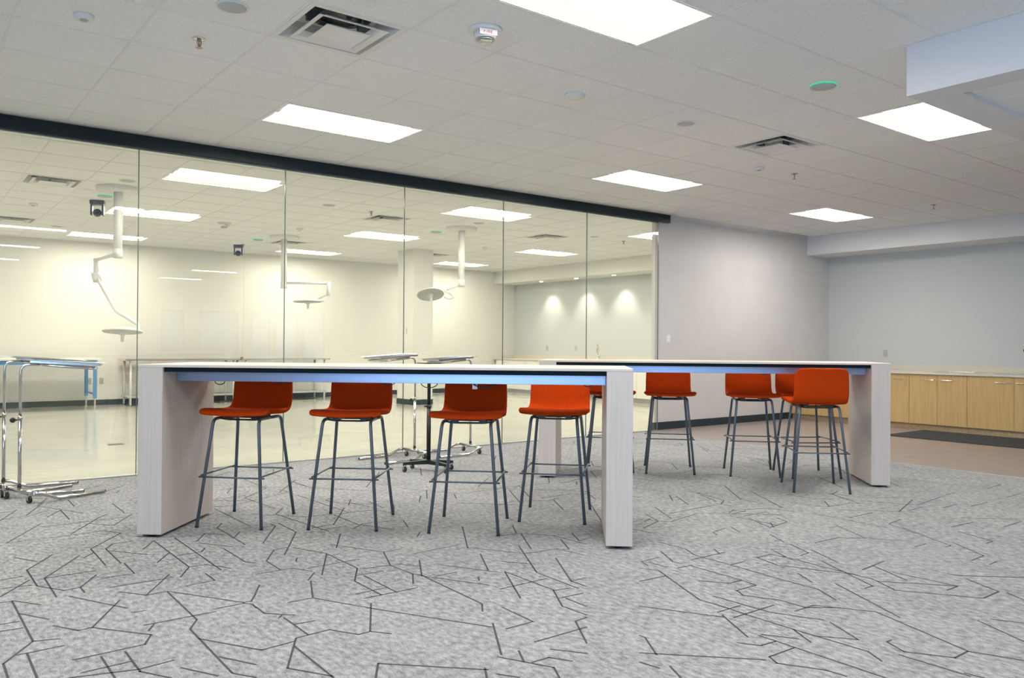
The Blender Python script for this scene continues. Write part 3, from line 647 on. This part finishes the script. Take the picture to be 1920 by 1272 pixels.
# ------------------------------------------------------------------ steel tray stands
def caster(name, x, y, z, r, parent, m=M['black']):
    bm = B()
    for s in (-1, 1):
        a = len(bm.verts); ring = [bm.verts.new((x+.004*s*2.2, y+r*math.cos(2*PI*k/16), r+r*math.sin(2*PI*k/16))) for k in range(16)]
        if s == -1: R0 = ring
        else: R1 = ring
    for k in range(16): bm.faces.new((R0[k], R0[(k+1) % 16], R1[(k+1) % 16], R1[k])).smooth = True
    bm.faces.new(R0); bm.faces.new(R1[::-1])
    o = obj(name, bm, m, parent)
    bm = B(); box(bm, x-.014, x-.010, y-.010, y+.010, r*.8, z); box(bm, x+.010, x+.014, y-.010, y+.010, r*.8, z); box(bm, x-.014, x+.014, y-.010, y+.010, z-.006, z)
    obj('fork', bm, M['chrome'], o)
def tray_stand(x, y, rb, rt, lab, z=1.0, base=.20, knob=-1):
    t = thing('tray_stand', lab, 'tray stand', (x, y, 0), rb, 'steel tray stands')
    # base: crossbar on casters behind, two feet that drop to the floor and run forward (+x local)
    bm = B(); tube(bm, [(0, -base, .075), (0, base, .075)], .0125, 12); obj('crossbar', bm, M['chrome'], t)
    for s in (-1, 1):
        bm = B(); tube(bm, rounded([(0, s*base, .075), (.05, s*(base+.008), .068), (.16, s*(base+.015), .018), (.52, s*(base+.02), .016)], .04), .0125, 12)
        f = obj('foot', bm, M['chrome'], t)
        bm = B(); tube(bm, [(.520, s*(base+.02), .016), (.526, s*(base+.02), .016)], .0115, 12); obj('end_cap', bm, M['black'], f)
        caster('caster', -.012, s*(base-.05), .066, .026, t)
    bm = B(); lathe(bm, [(.0125, 0), (.0125, .52)], 16, (0, 0, .085)); obj('outer_pole', bm, M['chrome'], t)
    bm = B(); lathe(bm, [(.0145, 0), (.0145, .018)], 16, (0, 0, .098)); obj('pole_ring', bm, M['black'], t)
    bm = B(); lathe(bm, [(.0160, 0), (.0160, .012), (.0135, .028)], 16, (0, 0, .595)); obj('collar', bm, M['chrome'], t)
    # knob
    c_, s_ = math.cos(rt-rb), math.sin(rt-rb)
    def Rr(p): return (p[0]*c_ - p[1]*s_, p[0]*s_ + p[1]*c_, p[2])
    bm = B(); tube(bm, [Rr((knob*.015, 0, .59)), Rr((knob*.034, 0, .59))], .006, 8)
    bmesh.ops.create_icosphere(bm, subdivisions=2, radius=.020, matrix=Matrix.Translation(Rr((knob*.047, 0, .59))))
    obj('clamp_knob', bm, M['black'], t)
    # neck and U-shaped arm, drooping slightly
    dz = -.028
    bm = B(); hw = .135
    pts = rounded([(0, 0, .60), (0, 0, z-.012), (.12, 0, z-.010)], .085, 8)[:-1] + rounded([(.12, 0, z-.010), (.14, .05, z-.012), (.16, hw, z-.012), (.49, hw, z-.012+dz), (.49, -hw, z-.012+dz), (.16, -hw, z-.012), (.14, -.05, z-.012), (.12, 0, z-.010)], .04, 4)
    tube(bm, [Rr(p) for p in pts], .0100, 12); obj('arm', bm, M['chrome'], t)
    bm = B()
    def slope(xx): return z+.002 + dz*(xx-.1)/.45
    x0, x1, y0, y1 = .05, .55, -.18, .18
    o = [(x0, y0), (x1, y0), (x1, y1), (x0, y1)]; i = [(x0+.03, y0+.03), (x1-.03, y0+.03), (x1-.03, y1-.03), (x0+.03, y1-.03)]
    for k in range(4):
        a, b = o[k], o[(k+1) % 4]; c, d = i[(k+1) % 4], i[k]
        quad(bm, [Rr((*a, slope(a[0])+.022)), Rr((*b, slope(b[0])+.022)), Rr((*c, slope(c[0])+.018)), Rr((*d, slope(d[0])+.018))])
        quad(bm, [Rr((*d, slope(d[0])+.018)), Rr((*c, slope(c[0])+.018)), Rr((c[0], c[1], slope(c[0])+.003)), Rr((d[0], d[1], slope(d[0])+.003))])
    quad(bm, [Rr((*p, slope(p[0])+.003)) for p in i])
    tr = obj('tray', bm, M['steel'], t); s = tr.modifiers.new('thick', 'SOLIDIFY'); s.thickness = .002
tray_stand(.765, 6.88, math.radians(22), math.radians(-14), 'chrome tray stand at the left edge, the front one of the nested pair', 1.005)
tray_stand(.70, 7.24, math.radians(-4), math.radians(-8), 'chrome tray stand at the left edge, the rear one of the nested pair', 1.02)
tray_stand(4.275, 7.19, math.radians(187), math.radians(186), 'chrome tray stand behind the black pole stand, with the higher tilted tray', 1.035, knob=1)
tray_stand(4.975, 7.20, math.radians(180), math.radians(182), 'chrome tray stand near the glass, right of the black pole stand', 1.01, knob=1)
# black pole stand
t = thing('pole_stand', 'black pole stand with a four-armed caster base behind the near table', 'pole stand', (3.93, 6.36, 0), 0)
bm = B(); lathe(bm, [(.020, .075), (.020, .60)], 16); obj('lower_pole', bm, M['blackm'], t)
bm = B(); lathe(bm, [(.016, .60), (.016, .985)], 16); obj('upper_pole', bm, M['blackm'], t)
bm = B(); lathe(bm, [(.023, .58), (.023, .61)], 16); tube(bm, [(-.02, 0, .595), (-.045, 0, .595)], .008, 10); obj('clamp', bm, M['black'], t)
bm = B(); box(bm, -.09, .09, -.07, .07, .985, .993); obj('top_plate', bm, M['blackm'], t)
for a in (160, 102, -14, -76):
    ca, sa = math.cos(math.radians(a)), math.sin(math.radians(a)); bm = B(); L = .235
    n1 = (-sa*.022, ca*.022)
    p = [(n1[0], n1[1]), (ca*L+n1[0]*.7, sa*L+n1[1]*.7), (ca*L-n1[0]*.7, sa*L-n1[1]*.7), (-n1[0], -n1[1])]
    lo = [bm.verts.new((*q, .066)) for q in p]; hi = [bm.verts.new((q[0], q[1], zz)) for q, zz in zip(p, (.108, .088, .088, .108))]
    bm.faces.new(lo[::-1]); bm.faces.new(hi)
    for k in range(4): bm.faces.new((lo[k], lo[(k+1) % 4], hi[(k+1) % 4], hi[k]))
    arm = obj('base_arm', bm, M['blackm'], t)
    caster('caster', ca*(L-.015), sa*(L-.015), .066, .027, t)

# ------------------------------------------------------------------ near room: cabinets, counter, mat, plates
XF = 11.54; ZC = CAMH-.352
def base_cabinet(y0, y1, doors, lab, m=M['oak'], xf=XF, xb=12.66, handles=None, toe=M['toe'], zt=None, drawers=False, grp='maple base cabinets'):
    zt = (zt or ZC)-.032
    t = thing('base_cabinet', lab, 'cabinet', (xf, (y0+y1)/2, 0), 0, grp)
    h = (y1-y0)/2
    bxo('carcass', (.020, min(xb-xf, .62), -h+.001, h-.001, .088, zt), m, t)
    bxo('toe_kick', (.06, .5, -h+.001, h-.001, 0, .087), toe, t)
    w_ = 2*h/doors
    for k in range(doors):
        a = -h + k*w_
        side = handles[k]
        z0 = .088
        if drawers:
            d = bxo('drawer', (0, .019, a+.002, a+w_-.002, zt-.145, zt-.004), m, t, bevel=.001)
            bm = B(); yy = a + w_/2
            tube(bm, rounded([(0, yy-.07, zt-.06), (-.028, yy-.07, zt-.06), (-.028, yy+.07, zt-.06), (0, yy+.07, zt-.06)], .008, 3), .004, 8); obj('handle', bm, M['steel'], d)
            d = bxo('door', (0, .019, a+.002, a+w_-.002, z0, zt-.150), m, t, bevel=.001)
        else:
            d = bxo('door', (0, .019, a+.0015, a+w_-.0015, z0, zt-.004), m, t, bevel=.001)
            yy = a + .028 + .1 if side < 0 else a + w_ - .028 - .1
            bm = B(); zz = zt-.074
            tube(bm, rounded([(0, yy-.093, zz), (-.030, yy-.093, zz), (-.030, yy+.093, zz), (0, yy+.093, zz)], .007, 3), .0048, 8); obj('handle', bm, M['steel'], d)
base_cabinet(4.945, 5.725, 2, 'maple cabinet with two bar handles, behind the end of the dark mat', handles=[1, -1])
base_cabinet(3.79, 4.943, 2, 'wide maple sink cabinet at the right photo edge', handles=[1, -1])
base_cabinet(5.727, 6.90, 2, 'maple cabinet partly hidden by the farther table right leg panel', handles=[-1, 1])
base_cabinet(6.902, 7.645, 1, 'maple cabinet in the corner against the grey wall', handles=[1])
bm = B(); box(bm, XF-.02, XR-.001, 2.6, 7.658, ZC-.030, ZC)
ct = tag(obj('worktop', bm, M['counter'], bevel=.002), 'cream laminate worktop along the right wall with a low backsplash', 'worktop')
bm = B(); box(bm, XR-.022, XR-.001, 2.6, 7.658, ZC, ZC+.075); obj('backsplash', bm, M['counter'], ct)
def sink(x, y0, y1, lab):
    t = thing('sink', lab, 'sink', (x, (y0+y1)/2, ZC), 0, 'steel sinks')
    h = (y1-y0)/2; r = B()
    for a in ((-.24, -.21, -h, h), (.21, .24, -h, h), (-.21, .21, -h, -h+.03), (-.21, .21, h-.03, h)): box(r, *a, 0, .006)
    obj('rim', r, M['steel'], t, bevel=.002)
    b = B(); quad(b, [(-.21, -h+.03, .0015), (.21, -h+.03, .0015), (.21, h-.03, .0015), (-.21, h-.03, .0015)]); obj('basin', b, M['lgrey'], t)
sink(11.80, 5.00, 5.42, 'steel sink rim set in the worktop above the two-handled cabinet')
sink(11.80, 4.00, 4.62, 'steel sink rim set in the worktop at the right photo edge')
bm = B(); box(bm, 10.42, 11.50, 2.7, 5.50, .0, .010)
t = tag(obj('floor_mat', bm, M['mat'], bevel=.003), 'charcoal rubber-backed mat on the floor in front of the maple cabinets', 'floor mat')
def wall_plate(name, x, y, z, axis, lab, cat, m, dark=None, kind='outlet', wd=.07, ht=.115):
    # axis: 'y' plate on a wall facing -y ; 'x' plate on a wall facing -x
    t = thing(name, lab, cat, (x, y, z), 0 if axis == 'y' else -PI/2)
    bxo('cover_plate', (-wd/2, wd/2, -.006, 0, -ht/2, ht/2), m, t, bevel=.002)
    if kind == 'switch': bxo('rocker', (-.018, .018, -.010, -.006, -.034, .034), m, t, bevel=.001)
    else:
        for s in (-1, 1): bxo('socket', (-.016, .016, -.009, -.006, s*.026-.014, s*.026+.014), dark or M['lgrey'], t, bevel=.001)
wall_plate('light_switch', 8.634, 7.66, CAMH+.089, 'y', 'white rocker light switch on the grey wall beside the glass end', 'light switch', M['white'], kind='switch')
wall_plate('wall_outlet', XR, 6.665, CAMH-.104, 'x', 'steel outlet plate on the right wall above the worktop', 'outlet', M['outlet'], M['lgrey'])
wall_plate('wall_outlet', XR, 15.09, CAMH-.086, 'x', 'outlet plate above the far worktop, left one of two', 'outlet', M['outlet'])
wall_plate('wall_outlet', XR, 14.05, CAMH-.078, 'x', 'outlet plate above the far worktop, right one of two', 'outlet', M['outlet'])
wall_plate('wall_outlet', 2.90, YF, CAMH-.725, 'y', 'low wall outlet between the legs of the blue-legged table', 'outlet', M['outlet'])
wall_plate('wall_outlet', 3.10, YF, CAMH-.727, 'y', 'low wall outlet just right of the blue-legged table', 'outlet', M['outlet'])
wall_plate('light_switch', 7.882, 13.62, CAMH-.0+.24, 'x', 'cream switch plate on the side of the square column', 'light switch', M['cream'], kind='switch')
# faucets
def faucet(x, y, lab, k=1.0, rz=0):
    t = thing('faucet', lab, 'faucet', (x, y, ZC), rz)
    bm = B(); lathe(bm, [(.028, 0), (.026, .012), (.018, .02), (.017, .12), (.012, .13)], 16); obj('base', bm, M['chrome'], t)
    bm = B(); pts = [(0, 0, .12), (0, 0, .27)] + [(-.09+.09*math.cos(PI*q/10), 0, .27+.09*math.sin(PI*q/10)) for q in range(1, 11)] + [(-.19, 0, .17)]
    tube(bm, pts, .011, 10); obj('spout', bm, M['chrome'], t)
    bm = B(); tube(bm, [(0, -.018, .07), (0, -.05, .10), (0, -.055, .13)], .006, 8); obj('lever', bm, M['chrome'], t)
faucet(12.45, 13.08, 'chrome gooseneck faucet on the glazed room worktop', rz=math.radians(38))
t = thing('soap_dispenser', 'chrome soap dispenser on the right wall, cut by the photo edge', 'soap dispenser', (XR, 4.62, CAMH+.0), -PI/2)
bxo('body', (-.035, .035, -.075, 0, -.055, .045), M['steel'], t, bevel=.006); bxo('cap', (-.037, .037, -.078, 0, .045, .075), M['chrome'], t, bevel=.006); bxo('lever', (-.02, .02, -.09, -.075, -.05, -.02), M['black'], t, bevel=.003)

# ------------------------------------------------------------------ far room furniture
FX = 12.02
labs = ['white drawer and door cabinet in the glazed room, nearest the glass', 'white cabinet in the glazed room under the faucet', 'white cabinet in the glazed room left of the faucet, seen between the tables', 'white cabinet in the glazed room with floor box before it', 'white cabinet in the glazed room, in the far corner']
ys = [8.3, 9.9, 11.5, 13.1, 14.7, 16.3]
for k in range(5):
    base_cabinet(ys[k], ys[k+1]-.002, 2, labs[k], m=M['whitecab'], xf=FX, handles=[1, -1], toe=M['greyp'], drawers=True, grp='white base cabinets of the glazed room')
bm = B(); box(bm, FX-.02, XR-.001, 8.3, 16.38, ZC-.030, ZC)
ct = tag(obj('worktop', bm, M['counter'], bevel=.002), 'cream worktop in the glazed room under the three downlights', 'worktop')
bm = B(); box(bm, XR-.022, XR-.001, 8.3, 16.38, ZC, ZC+.09); obj('backsplash', bm, M['counter'], ct)
for k, (y, lab) in enumerate([(14.88, 'soffit downlight in the glazed room, leftmost of three'), (13.64, 'soffit downlight in the glazed room, middle of three'), (12.44, 'soffit downlight in the glazed room, rightmost of three'), (11.2, 'soffit downlight in the glazed room hidden behind the grey wall')]):
    t = thing('downlight', lab, 'downlight', (12.29, y, ZS), 0, 'soffit downlights')
    bm = B(); lathe(bm, [(.045, -.006), (.060, -.004), (.062, 0)], 24); obj('trim_ring', bm, M['white'], t)
    bm = B(); lathe(bm, [(.002, -.0075), (.040, -.0072), (.044, -.006)], 20); obj('lens', bm, M['down'], t)
    l = bpy.data.lights.new('downlight_beam', 'SPOT'); l.energy = 70; l.color = (1, .93, .80); l.spot_size = math.radians(85); l.spot_blend = .8; l.shadow_soft_size = .03
    o = bpy.data.objects.new('downlight_beam', l); C.objects.link(o); o.location = (0, 0, -.012); o.rotation_euler = (0, math.radians(-14), 0); o.parent = t
# blue legged table
t = thing('work_table', 'long white-topped table with blue height-adjustable legs at the left', 'table', (1.1, 15.80, 0))
bxo('table_top', (-1.85, 1.80, -.45, .42, .845, .873), M['whitecab'], t, bevel=.003)
bm = B(); box(bm, -1.75, 1.74, -.40, -.37, .775, .845); box(bm, -1.75, 1.74, .34, .37, .775, .845); obj('apron', bm, M['blue'], t)
for x in (-1.75, 1.71):
    for y in (-.41, .37):
        lg = bxo('leg', (x-.028, x+.028, y-.022, y+.022, .19, .845), M['blue'], t, bevel=.002)
        bxo('leg_extension', (x-.014, x+.014, y-.012, y+.012, .015, .20), M['steel'], lg); 
        bm = B(); lathe(bm, [(.024, 0), (.024, .015)], 12, (x, y, 0)); obj('leg_foot', bm, M['greyp'], lg)
    bxo('cross_rail', (x-.012, x+.012, -.40, .36, .25, .28), M['blue'], t)
def steel_table(x0, x1, lab):
    t = thing('steel_table', lab, 'table', (x0, 15.72, 0), 0, 'steel tables of the glazed room'); L = x1-x0
    bxo('table_top', (0, L, 0, .62, .82, .852), M['steel'], t, bevel=.004)
    bxo('shelf', (.05, L-.05, .04, .58, .155, .175), M['greyp'], t, bevel=.003)
    for x in (.10, L-.10):
        for y in (.06, .55):
            bm = B(); lathe(bm, [(.020, .02), (.020, .82)], 12, (x, y, 0)); lg = obj('leg', bm, M['whitep'], t)
            bm = B(); lathe(bm, [(.012, 0), (.014, .025)], 10, (x, y, 0)); obj('leg_foot', bm, M['steel'], lg)
steel_table(3.36, 5.42, 'long steel table against the far wall, behind the left leg panel and first stool')
steel_table(5.45, 7.30, 'long steel table against the far wall, right one, between first and second stools')
bm = B(); box(bm, 5.425, 5.475, 15.70, 15.74, .853, .885); tag(obj('small_box', bm, M['brass'], bevel=.003), 'tiny dark clip standing where the two steel tables meet', 'box')
bm = B(); tube(bm, [(5.42, 15.55, CEIL), (5.42, 15.55, 1.9), (5.44, 15.68, .885)], .002, 6); tag(obj('hanging_cord', bm, M['counter']), 'thin pale cord hanging from the ceiling beside the farther ceiling camera', 'cord')
for x, y, lab in [(2.05, 10.02, 'dark square floor box in the polished floor at the left'), (12.0-.35, 15.1, 'floor box in front of the white cabinets')]:
    t = thing('floor_box', lab, 'floor box', (x, y, 0), 0, 'floor outlet boxes')
    bxo('frame', (-.09, .09, -.06, .06, 0, .004), M['lgrey'], t); bxo('lid', (-.078, .078, -.05, .05, .004, .006), M['duct'], t)
# surgical lamps
def lamp_head(bmm, c, r, nrm, t):
    n_ = Vector(nrm).normalized(); q = n_.to_track_quat('Z', 'Y').to_matrix().to_4x4(); q.translation = Vector(c)
    h = B(); lathe(h, [(.02, .045), (r*.5, .040), (r*.86, .022), (r, .002), (r*.97, -.006)], 40, cap=False); lathe(h, [(.001, .045), (.021, .045)], 40, cap=False)
    hd = obj('lamp_head', h, M['white'], t); hd.matrix_local = q
    g = B(); lathe(g, [(.001, -.0065), (r*.96, -.0065)], 40, cap=False); gg = obj('lamp_glass', g, M['lgrey'], hd)
    g = B(); lathe(g, [(.055, -.007), (.05, -.03), (.022, -.045), (.018, -.12), (.001, -.125)], 20, cap=False); obj('handle', g, M['whitep'], hd)
def surgical(x, y, lab, col_b, arms, head, r, nrm):
    t = thing('surgical_lamp', lab, 'surgical lamp', (x, y, CEIL), 0, 'ceiling surgical lamps')
    zz = lambda p: (p[0]-x, p[1]-y, p[2]+CAMH-CEIL)
    bm = B(); lathe(bm, [(.205, -.055), (.235, -.040), (.24, -.004), (.24, 0)], 36); obj('ceiling_canopy', bm, M['whitep'], t)
    bm = B(); lathe(bm, [(.050, col_b+CAMH-CEIL), (.050, -.05)], 24); lathe(bm, [(.053, col_b+CAMH-CEIL-.01), (.053, col_b+CAMH-CEIL+.10)], 24); obj('column', bm, M['white'], t)
    for k, (pts, rad, rd) in enumerate(arms):
        bm = B(); tube(bm, rounded([zz(p) for p in pts], rd, 5), rad, 12); obj('arm', bm, M['white'], t)
    lamp_head(None, zz(head), r, nrm, t)
surgical(2.122, 10.378, 'leftmost ceiling surgical lamp with long folded arm, lamp crossing the first glass seam', .99,
    [([(2.122, 10.378, 1.035), (2.072, 11.36, 1.029)], .022, .01), ([(2.072, 11.36, 1.05), (2.075, 11.36, .83)], .030, .01), ([(2.065, 11.36, .86), (2.085, 11.33, .76)], .052, .01), ([(2.078, 11.32, .80), (2.215, 10.88, .365), (2.30, 10.74, .30), (2.39, 10.50, .20), (2.36, 10.44, .14)], .021, .06)],
    (2.20, 10.45, .118), .225, (.05, .12, 1))
surgical(5.304, 13.275, 'middle ceiling surgical lamp with level arm, seen beside the second glass seam', .93,
    [([(5.304, 13.275, 1.012), (5.906, 12.812, 1.017)], .022, .01), ([(5.906, 12.812, 1.04), (5.908, 12.812, .80)], .030, .01), ([(5.908, 12.812, .835), (5.737, 12.945, .735), (5.86, 12.84, .715), (5.80, 12.90, .703)], .017, .04)],
    (5.63, 13.02, .70), .25, (0, .04, 1))
surgical(7.046, 10.477, 'rightmost ceiling surgical lamp with grey round face tilted towards the camera', .90,
    [([(7.046, 10.477, .93), (6.884, 10.728, .835), (6.93, 10.56, .775), (6.95, 10.54, .725), (6.90, 10.60, .700), (6.84, 10.64, .735)], .019, .05)],
    (6.67, 10.77, .765), .215, (.16, .44, 1))
# pan-tilt ceiling cameras
def ptz(x, y, lab):
    t = thing('ceiling_camera', lab, 'ceiling camera', (x, y, CEIL), math.radians(-18), 'dark ceiling cameras')
    bxo('mount', (-.085, .085, -.07, .07, -.055, 0), M['ptz'], t, bevel=.012)
    for s in (-1, 1): bxo('fork_arm', (s*.066-.012, s*.066+.012, -.045, .045, -.19, -.053), M['ptz'], t, bevel=.006)
    bm = B(); bmesh.ops.create_uvsphere(bm, u_segments=20, v_segments=12, radius=.052, matrix=Matrix.Translation((0, 0, -.155)))
    hd = obj('camera_head', bm, M['ptz'], t, smooth=True)
    bm = B(); tube(bm, [(0, -.03, -.157), (0, -.062, -.162)], .026, 16); obj('lens', bm, M['black'], hd)
    bxo('indicator', (-.035, -.025, -.0715, -.070, -.035, -.025), M['blueled'], t)
ptz(2.11, 11.52, 'dark ceiling camera with blue indicator left of the leftmost surgical lamp')
ptz(5.13, 15.05, 'dark ceiling camera near the far wall between first and second glass seams')
